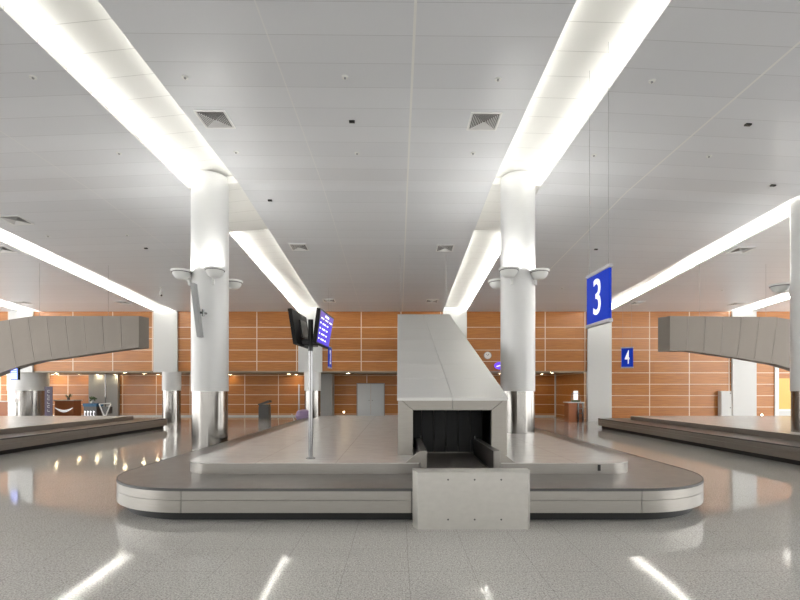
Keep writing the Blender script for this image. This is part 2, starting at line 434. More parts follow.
# ------------------------------------------------------------------ carousels
HB = .427
def carousel(x0, x1, y0, y1, label, notch=None, wd=.95):
    e = empty('baggage_carousel', ((x0+x1)/2, y0, 0), label, 'baggage carousel', 'baggage carousels')
    ox, oy = (x0+x1)/2, y0
    R = 1.45; RB = .12
    def L(i, r=None): return [(x-ox, y-oy) for x, y in rr(x0+i, x1-i, y0+i, y1-i, max(R-i, .1) if r is None else r, max(RB-i, .05))]
    b = MB(); b.prism(L(.13), 0, .15); b.build('plinth', M['rubber'], e, smooth=True)
    # side panels: segment the outer ring
    def dens(P, P2):
        out, inn = [], []
        n = len(P)
        for i in range(n):
            j = (i+1) % n; d = math.hypot(P[j][0]-P[i][0], P[j][1]-P[i][1]); m_ = max(1, round(d/2.9)) if d > 1 else 1
            for k in range(m_):
                f = k/m_
                out.append((P[i][0]+(P[j][0]-P[i][0])*f, P[i][1]+(P[j][1]-P[i][1])*f)); inn.append((P2[i][0]+(P2[j][0]-P2[i][0])*f, P2[i][1]+(P2[j][1]-P2[i][1])*f))
        return out, inn
    P, P2 = dens(L(0), L(.04))
    n = len(P)
    brk = [i for i in range(n) if math.hypot(P[(i+1) % n][0]-P[i][0], P[(i+1) % n][1]-P[i][1]) > 1 or math.hypot(P[i-1][0]-P[i][0], P[i-1][1]-P[i][1]) > 1]
    for a, c in zip(brk, brk[1:]+[brk[0]+n]):
        idx = [i % n for i in range(a, c+1)]
        o = [P[i] for i in idx]; q = [P2[i] for i in idx]
        def trim(pl, g=.004):
            pl = list(pl); v = Vector(pl[1])-Vector(pl[0]); pl[0] = tuple(Vector(pl[0])+v.normalized()*g)
            v = Vector(pl[-2])-Vector(pl[-1]); pl[-1] = tuple(Vector(pl[-1])+v.normalized()*g); return pl
        o, q = trim(o), trim(q)
        b = MB(); b.ring(o, q, .123, .278, closed=False); b.ring(o, q, .283, HB-.008, closed=False)
        b.build('side_panel', M['steel'], e, smooth=True)
    b = MB(); b.ring(L(.045), L(.12), .15, HB-.03); b.build('inner_frame', M['rubber'], e, smooth=True)
    D = [(x-ox, y-oy) for x, y in rr(x0+wd, x1-wd, y0+1.05, y1-wd, .42, .15)]
    b = MB(); b.ring(L(.012), D, HB-.025, HB); b.build('belt', M['belt'], e, smooth=True)
    b = MB(); b.ring(L(-.004), L(.014), HB-.03, HB+.004); b.build('edge_strip', M['dgrey'], e, smooth=True)
    # deck
    D2 = list(D)
    if notch:
        xa, xb, yb = notch
        D2 = D[:15]+[(xa-ox, D[14][1]), (xa-ox, yb-oy), (xb-ox, yb-oy), (xb-ox, D[14][1])]+D[15:]
    b = MB(); b.prism(D2, HB-.02, DECKZ-.012); b.build('deck_side', M['steel'], e, smooth=True)
    b = MB(); b.prism([(x, y) for x, y in D2], DECKZ-.012, DECKZ); b.build('deck_top', M['deck'], e, bevel=.006)
    return e
X_A, X_B, Y_A = -4.2, 4.54, 5.89
ca = carousel(X_A, X_B, Y_A, 20.6, 'large steel baggage carousel in the middle, number 3, with screens and hood on it', (.32, 1.54, 8.95))
b = MB(); b.box(2.81, 2.85, 1.04, 1.051, .475, .565); b.build('slot', M['black'], ca)
carousel(-18.9, -10.17, 5.89, 20.6, 'steel baggage carousel cut by the left edge of the picture')
carousel(8.82, 17.5, 5.89, 20.6, 'steel baggage carousel cut by the right edge of the picture')

# front guard box
e = empty('guard_box', (.903, 5.6, 0), 'plain steel box with chamfered edges standing on the floor before the carousel', 'box')
b = MB()
w2, h2 = .6625, .985
b.solid([(-w2+.0, 0, 0), (w2, 0, 0), (w2, 0, h2-.301), (-w2, 0, h2-.301)], [(-w2-.057, .12, 0), (w2+.058, .12, 0), (w2+.058, .12, h2-.289), (-w2-.057, .12, h2-.289)])
b.solid([(-w2-.057, .12, 0), (w2+.058, .12, 0), (w2+.058, .12, h2-.289), (-w2-.057, .12, h2-.289)], [(-w2-.057, .26, 0), (w2+.058, .26, 0), (w2+.058, .26, h2-.289), (-w2-.057, .26, h2-.289)])
b.build('box_shell', M['box'], e)
for zz in (.6, .12):
    for xx in (-.3, .02, .34):
        b = MB(); b.xf = Matrix.Translation((xx, 0, zz)) @ Matrix.Rotation(PI/2, 4, 'X'); b.cyl(0, 0, 0, .004, .011, 12); b.build('bolt', M['dgrey'], e)

# feed conveyor with guards
e = empty('feed_conveyor', (.93, 6.94, 0), 'feed belt between low steel guards leading out of the hood', 'conveyor')
b = MB(); b.prism_x([(-.98, .44), (0.05, .47), (2.0, .47), (2.0, .43), (-.0, .43), (-.98, .43)], -.46, .46); b.build('belt', M['belt'], e)
for s_, nm in ((-1, 1), (1, 1)):
    xi = s_*.5; xo = s_*.6
    a, c = min(xi, xo), max(xi, xo)
    b = MB(); b.box(a, c, 0, 1.82, .43, .77); b.build('side_guard', M['steel'], e, bevel=.006)
    b = MB(); b.box(min(s_*.492, s_*.5), max(s_*.492, s_*.5), .03, 1.8, .47, .765); b.build('guard_lining', M['dgrey2'], e)
    b = MB(); b.prism_y([(s_*.6, .592), (s_*.82, .592), (s_*.6, .765)], .01, .07); b.build('gusset', M['steel_h'], e)
    b = MB(); b.cyl(s_*.5, 1.7, .77, .83, .025, 12); b.build('guard_knob', M['chrome'], e, smooth=True)

# hood
HX0, HX1, HY = .0, 1.83, 7.8
e = empty('chute_hood', (HX0, HY, DECKZ), 'tall sloping brushed steel hood over the dark chute opening on the middle carousel', 'hood')
def T(z): return z-DECKZ
b = MB()
ox0, ox1, oz = .25, 1.57, T(1.34)
W = HX1; top = T(1.56)
b.solid([(0, 0, 0), (ox0, 0, 0), (ox0, 0, oz), (0, 0, top)], [(0, .12, 0), (ox0, .12, 0), (ox0, .12, oz), (0, .12, top)])
b.build('frame_jamb', M['steel_h'], e, bevel=.006)
b = MB(); b.solid([(ox1, 0, 0), (W, 0, 0), (W, 0, top), (ox1, 0, oz)], [(ox1, .12, 0), (W, .12, 0), (W, .12, top), (ox1, .12, oz)])
b.build('frame_jamb', M['steel_h'], e, bevel=.006)
b = MB()
b.solid([(ox0+.006, 0, oz), (.912, 0, oz), (.912, 0, top), (.008, 0, top)], [(ox0+.006, .12, oz), (.912, .12, oz), (.912, .12, top), (.008, .12, top)])
b.solid([(.918, 0, oz), (ox1-.006, 0, oz), (W-.008, 0, top), (.918, 0, top)], [(.918, .12, oz), (ox1-.006, .12, oz), (W-.008, .12, top), (.918, .12, top)])
b.build('frame_lintel', M['steel_h'], e, bevel=.006)
# sloped cover: panels split at the middle seam, built from plates along the slope
def slope_z(y): return T(1.56)+(y-0)*(4.40-1.56)/8.9
ys = [0, 1.05, 2.1, 3.3, 4.6, 6.2, 8.9]
for (xa, xb) in ((-.015, .912), (.918, W+.015)):
    for ya, yb in zip(ys, ys[1:]):
        b = MB(); ya2, yb2 = ya+.004-(.03 if ya == 0 else 0), yb-.004
        b.prism_x([(ya2, slope_z(ya2)), (yb2, slope_z(yb2)), (yb2, slope_z(yb2)-.05), (ya2, slope_z(ya2)-.05)], xa, xb)
        b.build('cover_panel', M['hood'], e)
b = MB()
b.prism_x([(.12, T(1.50)), (8.9, T(4.33)), (17.05, T(4.33)), (17.05, T(3.4)), (9.2, T(3.2)), (2.3, T(1.4)), (.12, T(1.4))], .01, W-.01)
b.build('duct_body', M['duct'], e)
b = MB(); b.box(0, .05, .12, 2.3, 0, T(1.42)); b.box(W-.05, W, .12, 2.3, 0, T(1.42)); b.box(0, W, 2.25, 2.3, 0, T(1.42)); b.build('side_wall', M['duct'], e)
b = MB(); b.box(.05, .09, .13, 2.24, 0, T(1.4)); b.box(W-.09, W-.05, .13, 2.24, 0, T(1.4)); b.box(.09, W-.09, .13, 2.24, T(1.36), T(1.395)); b.build('inner_lining', M['black'], e)
nst = 6
for i in range(nst):
    x = .22+i*(1.39/nst); b = MB(); b.box(x+.004, x+1.39/nst-.004, 1.06+.012*(i % 2), 1.07+.012*(i % 2), T(.5), T(1.36)); b.build('curtain_strip', M['rubber'], e)
for x in (.08, W-.1):
    b = MB(); b.tube((x, 8.95, T(4.33)), (x, 8.95, T(zc(0.1, 16.75))), .005, 8); b.build('hanger_rod', M['grey'], e)

# side ducts
def duct(pts_top, pts_bot, yv, label, sx):
    s = F/yv
    P = [((x-X0)/s, CAMZ+(YH-y)/s) for x, y in pts_top+pts_bot[::-1]]
    ox = P[0][0] if sx < 0 else P[0][0]
    e = empty('overhead_duct', (ox, yv, 0), label, 'duct', 'overhead baggage ducts')
    s2 = F/(yv+.4); rear = [((x-X0)/s2, CAMZ+(YH-y)/s2) for x, y in pts_top+pts_bot[::-1]]
    rear = [(x-ox, z) for x, z in P]; rear[0] = (((149 if sx < 0 else 658)-X0)/s2-ox, P[0][1]); rear[-1] = (rear[0][0], P[-1][1])
    b = MB(); b.solid([(x-ox, 0, z) for x, z in P], [(x, .4, z) for x, z in rear]); b.build('duct_body', M['duct'], e)
    n = 8
    for i in range(1, 15):           # standing seams
        f = i/15
        def at(pl, f):
            L = [0]
            for a, c in zip(pl, pl[1:]): L.append(L[-1]+abs(c[0]-a[0]))
            d = f*L[-1]
            for k in range(len(pl)-1):
                if L[k+1] >= d:
                    q = (d-L[k])/(L[k+1]-L[k]); return (pl[k][0]+(pl[k+1][0]-pl[k][0])*q, pl[k][1]+(pl[k+1][1]-pl[k][1])*q)
            return pl[-1]
        a = at(pts_top, f); tx = a[0]-sx*7*min(1, abs(a[0]-pts_top[0][0])/110)
        for (qx, qy), (wx, wy) in zip(pts_bot, pts_bot[1:]):
            if min(qx, wx) <= tx <= max(qx, wx): c = (tx, qy+(wy-qy)*(tx-qx)/(wx-qx)); break
        else: continue
        pa = ((a[0]-X0)/s-ox, CAMZ+(YH-a[1])/s); pc = ((c[0]-X0)/s-ox, CAMZ+(YH-c[1])/s)
        b = MB(); b.prism_y([(pa[0]-.007, pa[1]), (pa[0]+.007, pa[1]), (pc[0]+.007, pc[1]), (pc[0]-.007, pc[1])], -.008, 0)
        b.build('seam', M['seam'], e)
    for i in (1, 3, 5):
        x = pts_top[0][0]+(pts_top[-1][0]-pts_top[0][0])*i/8
        y_ = .25; X = (x-X0)/s
        b = MB(); b.tube((X-ox, y_, CAMZ+(YH-317.5)/s), (X-ox, y_, zc(X, yv+y_)), .004, 6); b.build('hanger_rod', M['grey'], e)
duct([(139, 316), (33, 316), (0, 321), (-60, 338), (-140, 372)], [(139, 347.5), (118, 350), (76, 356), (40, 361), (20, 366), (0, 373), (-60, 396), (-120, 408)], 17.1, 'grey sheet metal duct hanging at the left, curving down above the left carousel', -1)
duct([(670, 316), (775, 317), (800, 321), (870, 340), (940, 372)], [(670, 351), (690, 351), (740, 358), (775, 364), (793, 369), (850, 390), (920, 408)], 17.1, 'grey sheet metal duct hanging at the right, curving down above the right carousel', 1)

# ------------------------------------------------------------------ screens on pole
PXx, PYy = -1.39, 7.4
e = empty('screen_pole', (PXx, PYy, DECKZ), 'slim chrome pole standing on the carousel deck carrying information screens', 'pole')
b = MB(); b.cyl(0, 0, 0, 2.78-DECKZ, .034, 24); b.build('pole', M['chrome'], e, smooth=True)
b = MB(); b.cyl(0, 0, 0, .012, .075, 24); b.build('base_plate', M['chrome'], e, smooth=True)
b = MB(); b.cyl(0, 0, 2.3-DECKZ, 2.8-DECKZ, .04, 20); b.box(-.16, .08, -.03, .03, 2.42-DECKZ, 2.48-DECKZ); b.box(-.12, .05, .0, .4, 2.4-DECKZ, 2.44-DECKZ); b.build('bracket', M['black'], e, smooth=True)
def screen(top0, top1, bot0, bot1, label, th, face):
    # four corner points (near-top, far-top, near-bottom, far-bottom); th = thickness vector direction sign
    a, b_, c, d = map(Vector, (top0, top1, bot0, bot1))
    nrm = (b_-a).cross(c-a).normalized()*face
    o = (a+b_+c+d)/4
    e = empty('information_screen', o, label, 'screen', 'screens on the pole')
    m = MB(); A = [a-o, b_-o, d-o, c-o]
    m.solid([p-nrm*th for p in A], A); m.build('housing', M['screen_body'], e, bevel=.004)
    def q(u, v, k=.003): return (a-o)+(b_-a)*u+((c-a)*(1-u)+(d-b_)*u)*v+nrm*k
    m = MB(); m.solid([q(.04, .3), q(.96, .3), q(.96, .95), q(.04, .95)], [q(.04, .3, .005), q(.96, .3, .005), q(.96, .95, .005), q(.04, .95, .005)]); m.build('display', M['scr_blue'], e)
    m = MB(); m.solid([q(.04, .05), q(.96, .05), q(.96, .29), q(.04, .29)], [q(.04, .05, .005), q(.96, .05, .005), q(.96, .29, .005), q(.04, .29, .005)]); m.build('display_header', M['scr_head'], e)
    m = MB()
    rows = [(.1, .12, .08, .16), (.1, .16, .35, .62)]
    for v0, h, us in [(.10, .06, (.36, .62)), (.22, .03, (.1, .3)), (.22, .03, (.4, .6)), (.22, .03, (.7, .9))]:
        m.solid([q(us[0], v0, .006), q(us[1], v0, .006), q(us[1], v0+h, .006), q(us[0], v0+h, .006)], [q(us[0], v0, .008), q(us[1], v0, .008), q(us[1], v0+h, .008), q(us[0], v0+h, .008)])
    for k in range(4):
        v0 = .36+k*.15
        for u0, u1 in ((.08, .15), (.25, .48), (.56, .66)):
            m.solid([q(u0, v0, .006), q(u1, v0, .006), q(u1, v0+.04, .006), q(u0, v0+.04, .006)], [q(u0, v0, .008), q(u1, v0, .008), q(u1, v0+.04, .008), q(u0, v0+.04, .008)])
    m.build('display_text', M['scr_text'], e)
    # mount on the rear
    m = MB(); m.xf = Matrix.Translation(-nrm*(th+.03)); 
    mid = Vector((0, 0, 0)); u = (b_-a).normalized(); v = (c-a).normalized()
    pts = [mid-u*.12-v*.14, mid+u*.12-v*.14, mid+u*.12+v*.14, mid-u*.12+v*.14]
    m.solid(pts, [p+nrm*.03 for p in pts]); m.build('mount', M['black'], e)
    return e
def W3(px, py, y): s = F/y; return ((px-X0)/s, y, CAMZ+(YH-py)/s)
screen(W3(320.5, 308, 7.05), W3(334, 318.3, 8.0), W3(316, 343, 7.05), W3(328.3, 349, 8.0), 'information screen with blue display lit, facing right on the pole', .06, -1)
screen(W3(287.5, 308.5, 7.0), W3(303, 318, 7.95), W3(293, 344, 7.05), W3(307.5, 349, 8.0), 'black information screen seen from its back, on the left of the pole', .06, 1)
screen(W3(296, 314, 7.45), W3(304.5, 319.5, 8.05), W3(300, 342, 7.47), W3(308, 346, 8.07), 'smaller black screen back between the left screen and the pole', .03, 1)

# ------------------------------------------------------------------ number signs
def sign(cx, y0, y1, zt, zb, ch, label, flip=False, wires=True, dx=0):
    # sign plane roughly x = const, from near edge (y0) to far edge (y1)
    wdt = math.hypot(y1-y0, dx); rz = math.atan2(y1-y0, -dx) # local x axis along the sign
    e = empty('number_sign', (cx, y0, zb), label, 'sign', 'hanging number signs')
    ang = math.atan2(y0-y1, dx)   # local +x points from far edge to near edge
    e.location = (cx-dx, y1, zb); e.rotation_euler = (0, 0, ang)
    H = zt-zb
    b = MB(); b.box(0, wdt, -.02, .02, .05, H-.05); b.build('panel', M['signblue'], e)
    b = MB(); b.box(-.02, wdt+.02, -.035, .035, H-.06, H); b.build('frame_bar', M['signframe'], e, bevel=.01)
    b = MB(); b.box(-.02, wdt+.02, -.035, .035, 0, .06); b.build('frame_bar', M['signframe'], e, bevel=.01)
    cu = bpy.data.curves.new('digit', 'FONT'); cu.body = ch; cu.align_x = 'CENTER'; cu.align_y = 'CENTER'; cu.size = H*.92; cu.extrude = .004; cu.offset = .003*H
    to = bpy.data.objects.new('digit', cu); me = bpy.data.meshes.new_from_object(to); bpy.data.objects.remove(to)
    me.materials.append(M['signwhite'])
    for sgn in (-1, 1):
        o = bpy.data.objects.new('digit', me); C.objects.link(o); o.parent = e
        o.location = (wdt/2, sgn*.025, H*.485); o.rotation_euler = (PI/2, 0, 0 if sgn < 0 else PI); o.scale = (min(.95, wdt/H*.95), 1, 1)
    if wires:
        b = MB()
        for x in (.06, wdt-.06):
            yy = y1+(y0-y1)*x/wdt; b.tube((x, 0, H), (x, 0, ztop(cx-dx+dx*x/wdt, yy)-zb+.005), .0028, 6)
        b.build('wire', M['grey'], e)
    return e
sign(3.31, 7.25, 8.03, CAMZ+1.97, CAMZ+1.06, '3', 'large blue hanging sign with white number 3', dx=.03)
sign(10.72, 21.2, 21.4, CAMZ+1.97, CAMZ+1.0, '4', 'small distant blue hanging sign with white number 4', dx=.44)
sign(-3.1, 20.7, 21.6, CAMZ+1.97, CAMZ+.98, '2', 'hanging number sign seen nearly edge-on just right of the pole screens', dx=.0)

# ------------------------------------------------------------------ ceiling fittings
def make_vent(label):
    e = empty('ceiling_vent', (0, 0, 0), label, 'vent', 'square ceiling vents')
    h = .3
    b = MB(); o = [(-h, -h), (h, -h), (h, h), (-h, h)]; i_ = [(-h+.035, -h+.035), (h-.035, -h+.035), (h-.035, h-.035), (-h+.035, h-.035)]
    b.ring(o, i_, -.02, .0); b.build('frame', M['vent'], e)
    q = h-.035
    # four louvred triangles: slats
    b = MB(); b.box(-q, q, -q, q, -.004, .0); b.build('backing', M['ventdark'], e)
    for k, (mm, nn) in enumerate((('ventmid', 0), ('vent', 1), ('ventmid', 2), ('ventmid', 3))):
        b = MB(); b.xf = Matrix.Rotation(k*PI/2, 4, 'Z')
        for j in range(8):
            y = -q+.004+j*(q/8.3); L = -y
            b.solid([(-L, y, -.018), (L, y, -.018), (L-.012, y+.012, -.010), (-L+.012, y+.012, -.010)], [(-L, y, -.016), (L, y, -.016), (L-.012, y+.012, -.006), (-L+.012, y+.012, -.006)])
        b.build('louvre', M['vent'], e)
    return e
slope_ang = -math.atan2(5.15-ZF, YF-YK)
def place(o, px, py, dz=0):
    x, y, z = on_ceiling(px, py); o.location = (x, y, z+dz)
    d = .05; n = Vector((-(zc(x+d, y)-zc(x-d, y))/(2*d), -(zc(x, y+d)-zc(x, y-d))/(2*d), 1)).normalized()
    o.rotation_euler = Vector((0, 0, 1)).rotation_difference(n).to_euler()
    return o
vents = [(215, 119, 'square ceiling vent left of centre, close to the left column top'), (484, 121, 'square ceiling vent between the middle ceiling seam and the right column trough'),
         (16, 220, 'grey ceiling vent near the left picture edge above the left trough'), (2, 249, 'ceiling vent cut by the left picture edge just under the bright trough'),
         (299, 247, 'ceiling vent right of the lit trough behind the left column'), (445, 248, 'ceiling vent in mid ceiling above and left of the hood top trough'),
         (741, 250, 'ceiling vent under the bright trough right of the number 3 sign'), (22, 302.5, 'far ceiling vent above the left duct beside the short trough'),
         (123, 302.5, 'far ceiling vent left of the trough near the security camera'), (329, 300.5, 'far ceiling vent just above the lit pole screen'),
         (432, 301, 'far ceiling vent just above the top of the hood'), (637, 303, 'far ceiling vent right of the number 3 sign'), (737, 304, 'far ceiling vent above the right duct beside its trough')]
v0 = make_vent(vents[0][2]); place(v0, vents[0][0], vents[0][1], -.002)
for px, py, lb in vents[1:]:
    place(copy_tree(v0, label=lb), px, py, -.002)
def make_sprinkler():
    e = empty('sprinkler_head', (0, 0, 0), '', 'sprinkler', 'ceiling sprinkler heads')
    b = MB(); b.cyl(0, 0, -.012, 0, .055, 20); b.build('cover_ring', M['white'], e, smooth=True)
    b = MB(); b.cyl(0, 0, -.03, -.012, .018, 12, .02); b.build('nozzle', M['grey'], e, smooth=True)
    return e
rowA = [(33, 77), (185, 77), (345, 77), (498, 79), (652, 81)]
rowB = [(119, 153), (236, 152), (357, 153), (473, 153), (594, 155), (709, 156)]
rowC = [(48, 236), (127, 235), (562, 288), (722, 290)]
sp0 = None
for row, nm in ((rowA, 'the nearest row'), (rowB, 'the second row'), (rowC, 'the far row of tiny ones')):
    for i, (px, py) in enumerate(row):
        lb = 'small round ceiling sprinkler, %s in %s' % (ORD[i], nm)
        if sp0 is None: sp0 = make_sprinkler(); sp0['label'] = lb; place(sp0, px, py, -.001)
        else: place(copy_tree(sp0, label=lb), px, py, -.001)
d0 = None
for px, py, lb in ((352, 121, 'small dark ceiling sensor in mid ceiling left of the centre seam'), (748, 124, 'small dark ceiling sensor at the upper right'),
                   (270, 200, 'tiny dark ceiling sensor right of the left column'), (146, 248, 'tiny dark ceiling sensor left of the left column lamps'),
                   (596, 249, 'tiny dark ceiling sensor above the number 3 sign'), (773, 185, 'tiny dark ceiling sensor near the right picture edge')):
    if d0 is None:
        b = MB(); b.box(-.055, .055, -.03, .03, -.03, 0); d0 = b.build('ceiling_sensor', M['black']); tag(d0, lb, 'sensor', 'ceiling sensors'); place(d0, px, py)
    else: place(copy_tree(d0, label=lb), px, py)
x, y, z = on_ceiling(161, 287)
e = empty('security_camera', (x, y, z-.012), 'small white security camera hanging from the ceiling left of the left column', 'camera')
b = MB(); b.cyl(0, 0, -.25, 0, .015, 10); b.cyl(0, 0, -.02, 0, .05, 16); b.build('stem', M['white'], e, smooth=True)
b = MB(); b.xf = Matrix.Translation((0, 0, -.3)) @ Matrix.Rotation(.5, 4, 'X') @ Matrix.Rotation(.5, 4, 'Z'); b.box(-.06, .06, -.18, .12, -.06, .06); b.build('camera_body', M['white'], e, bevel=.01)
b = MB(); b.xf = Matrix.Translation((0, 0, -.3)) @ Matrix.Rotation(.5, 4, 'X') @ Matrix.Rotation(.5, 4, 'Z'); b.xf = b.xf @ Matrix.Translation((0, -.18, 0)) @ Matrix.Rotation(PI/2, 4, 'X'); b.cyl(0, 0, 0, .03, .035, 12); b.build('lens', M['black'], e)

# downlights under the soffit
dl = [(1, 375), (8, 376), (52.5, 376), (57.5, 377), (56, 373), (79, 375), (97, 374.7), (115, 375.7), (125, 372.6), (144, 373.6), (158, 374.6), (230, 375), (275, 372), (289, 374), (296, 375), (344, 372.2), (348, 373.2), (542, 374), (552, 372.7), (500, 373.5), (215, 373)]
dl.sort()
names = ['fourteenth', 'fifteenth', 'sixteenth', 'seventeenth', 'eighteenth', 'nineteenth', 'twentieth', 'twenty-first']
p0 = None
for i, (px, py) in enumerate(dl):
    zz = 2.655; y = (zz-CAMZ)*F/(YH-py); y = min(max(y, YF+.45), YB-.4); x = (px-X0)*y/F
    o_ = ORD[i] if i < 13 else names[i-13]+' from left'
    lb = 'round warm downlight under the orange wall, %s' % o_
    if p0 is None:
        p0 = empty('downlight', (x, y, zz), lb, 'downlight', 'downlights in the soffit')
        b = MB(); b.lathe([(.13, 0), (.135, -.012), (.11, -.015), (.10, 0)], 0, 0, 0, 24); b.build('trim_ring', M['white'], p0, smooth=True)
        b = MB(); b.cyl(0, 0, -.012, -.002, .10, 20); b.build('lamp', M['down'], p0)
    else: copy_tree(p0, (x, y, zz), lb)

# ------------------------------------------------------------------ things on and at the back wall
def W_(px, py, s): return (px-X0)/s, CAMZ+(YH-py)/s
SU, SB = F/YF, F/YB
# double door
xa, zt = W_(357.5, 384, SB); xb, _ = W_(384, 384, SB)
e = empty('door_1', ((xa+xb)/2, YB-.04, 0), 'pale grey double door in the recessed wall left of the hood', None); e['kind'] = 'structure'; w2 = (xb-xa)/2
b = MB(); b.box(-w2-.05, -w2, -.02, .03, 0, zt+.05); b.box(w2, w2+.05, -.02, .03, 0, zt+.05); b.box(-w2, w2, -.02, .03, zt, zt+.05); b.build('door_frame', M['grey'], e)
for s_ in (-1, 1):
    b = MB(); b.box(min(0, s_*w2)+.006, max(0, s_*w2)-.006, -.01, .03, .01, zt); l = b.build('door_leaf', M['door'], e)
    b = MB(); b.box(s_*.1-.02, s_*.1+.02, -.06, -.01, 1.0, 1.04); b.build('door_handle', M['chrome'], l)
# clock
x, z = W_(487.5, 355.5, SU)
e = empty('wall_clock', (x, YF-.06, z), 'round white wall clock on orange panels left of the right column', 'clock')
b = MB(); b.xf = Matrix.Rotation(PI/2, 4, 'X'); b.cyl(0, 0, -.05, 0, .19, 32); b.build('face', M['clock'], e, smooth=True)
b = MB(); b.xf = Matrix.Rotation(PI/2, 4, 'X'); b.ring([(.205*math.cos(i*PI/16), .205*math.sin(i*PI/16)) for i in range(32)], [(.185*math.cos(i*PI/16), .185*math.sin(i*PI/16)) for i in range(32)], -.05, .02); b.build('rim', M['grey'], e, smooth=True)
b = MB(); b.tube((0, -.01, 0), (.07, -.01, .08), .01, 6); b.tube((0, -.01, 0), (-.1, -.01, .07), .008, 6); b.build('hands', M['black'], e)
# purple lit sign
x, z = W_(499, 366, SU)
e = empty('neon_sign', (x, YF-.3, z), 'round purple lit sign with white stroke half hidden by the right column', 'sign')
b = MB(); b.xf = Matrix.Rotation(PI/2, 4, 'X'); n_ = 32
b.prism([(.33*math.cos(2*PI*i/n_), .2*math.sin(2*PI*i/n_)) for i in range(n_)], 0, .06); b.build('disc', M['purple'], e)
b = MB(); b.xf = Matrix.Rotation(PI/2, 4, 'X'); b.prism([(-.2, -.07), (.2, .04), (.24, .1), (-.22, -.02)], .06, .07); b.build('stroke', M['scr_text'], e)
b = MB(); b.box(-.02, .02, 0, .3, -.02, .02); b.build('arm', M['grey'], e)
# electric cabinet
xa, zt = W_(717.5, 391, SU); xb, _ = W_(728, 391, SU)
e = empty('service_cabinet', ((xa+xb)/2, YF-.27, 0), 'pale grey metal cabinet on the wall beside the white pilaster at right', 'cabinet'); w2 = (xb-xa)/2
b = MB(); b.box(-w2, w2, 0, .25, 0.05, zt); b.build('cabinet_body', M['pil'], e, bevel=.01)
for z0, z1 in ((.1, zt*.5), (zt*.52, zt-.05)):
    b = MB(); b.box(-w2+.03, w2-.03, -.015, 0, z0, z1); d = b.build('door', M['pil'], e)
    b = MB(); b.box(w2-.1, w2-.06, -.03, -.015, z1-.1, z1-.04); b.build('lock', M['dgrey'], d)
# sign panel (small floor spots)
for px, py, s_, yv, lb in ((344, 412, SB, YB-.06, 'tiny lit wall spot low on the orange recess wall left of the grey doors'), (761, 415, SU, YF-.06, 'tiny lit wall spot low on the orange wall right of the white pilaster')):
    x, z = W_(px, py, s_); e = empty('wall_spot', (x, yv, z), lb, 'lamp', 'low wall spots')
    b = MB(); b.xf = Matrix.Rotation(PI/2, 4, 'X'); b.cyl(0, 0, -.04, 0, .07, 16); b.build('ring', M['white'], e)
    b = MB(); b.xf = Matrix.Rotation(PI/2, 4, 'X'); b.cyl(0, 0, 0, .012, .045, 16); b.build('lamp', M['spot'], e)
# kiosk counter
def counter(px0, px1, ytop, yv, label, mat_, top_mat):
    s = F/yv; xa, xb = (px0-X0)/s, (px1-X0)/s; zt = CAMZ+(YH-ytop)/s; w2 = (xb-xa)/2
    e = empty('service_counter', ((xa+xb)/2, yv, 0), label, 'counter')
    b = MB(); b.box(-w2+.06, w2-.06, .05, .7, 0, zt-.05); b.build('counter_body', mat_, e)
    b = MB(); b.box(-w2, w2, 0, .75, zt-.05, zt); b.build('counter_top', top_mat, e, bevel=.01)
    return e, zt, w2
e, zt, w2 = counter(568, 585, 402, 24.2, 'small wooden counter with pale top beside the white pilaster right of the right column', M['counterwood'], M['pil'])
b = MB(); b.box(.05, .12, -.02, .05, 0, zt-.05); b.box(.3, .37, -.02, .05, 0, zt-.05)
for k_ in range(4): b.box(.12, .3, -.01, .04, .2+k_*.25, .23+k_*.25)
b.build('shelf_rack', M['chrome'], e)
x = (576.5-X0)/(F/24.4)
ee = empty('notice_stand', (x, 24.5, zt), 'clear stand with a white notice on the small wooden counter', 'sign')
b = MB(); b.box(-.12, .12, 0, .01, .1, .58); b.build('notice', M['signwhite'], ee)
b = MB(); b.box(-.2, .2, -.03, .06, 0, .08); b.build('foot', M['green'], ee)
b = MB(); b.tube((-.24, 0, 0), (-.2, 0, .45), .012); b.tube((.24, 0, 0), (.2, 0, .45), .012); b.tube((-.2, 0, .45), (.2, 0, .45), .012); b.build('frame', M['grey'], ee)
# left counter
e, zt2, w2 = counter(53, 74, 400, 27.2, 'wooden reception counter with pale top in the recess at far left', M['counterwood'], M['pil'])
b = MB(); pts = [(-w2*.85+w2*1.7*i/12, -.25*math.sin(PI*i/12)) for i in range(13)]
b.prism_y([(x, .62+z) for x, z in pts]+[(x, .62+z*.55+.03) for x, z in pts[::-1]], .02, .05); b.build('pale_curve', M['signwhite'], e)
x = (66-X0)/(F/27.4)
ee = empty('potted_plant', (x, 27.6, zt2), 'small green potted plant on the reception counter at far left', 'plant')
b = MB(); b.cyl(0, 0, 0, .12, .06, 12, .08); b.build('pot', M['dgrey'], ee)
b = MB()
for i in range(14):
    a = i*2.4; r_ = .12+.1*random.random(); h_ = .25+.2*random.random()
    b.face([(0, 0, .1), (r_*math.cos(a)-.03*math.sin(a), r_*math.sin(a)+.03*math.cos(a), h_*.7), (r_*1.2*math.cos(a), r_*1.2*math.sin(a), h_), (r_*math.cos(a)+.03*math.sin(a), r_*math.sin(a)-.03*math.cos(a), h_*.7)])
b.build('foliage', M['green'], ee)
e, zt3, w2 = counter(-14, 11, 401, 26.2, 'reddish wooden counter cut by the left edge of the picture', M['counterwood'], M['pil'])
e = empty('flower_bouquet', (-21.05, 23.9, 0), 'tall pink flower arrangement cut by the left edge of the picture', 'plant')
b = MB(); b.lathe([(.15, 0), (.2, .3), (.12, .6), (.16, .7)], 0, 0, 0, 20); b.build('vase', M['white'], e, smooth=True)
b = MB()
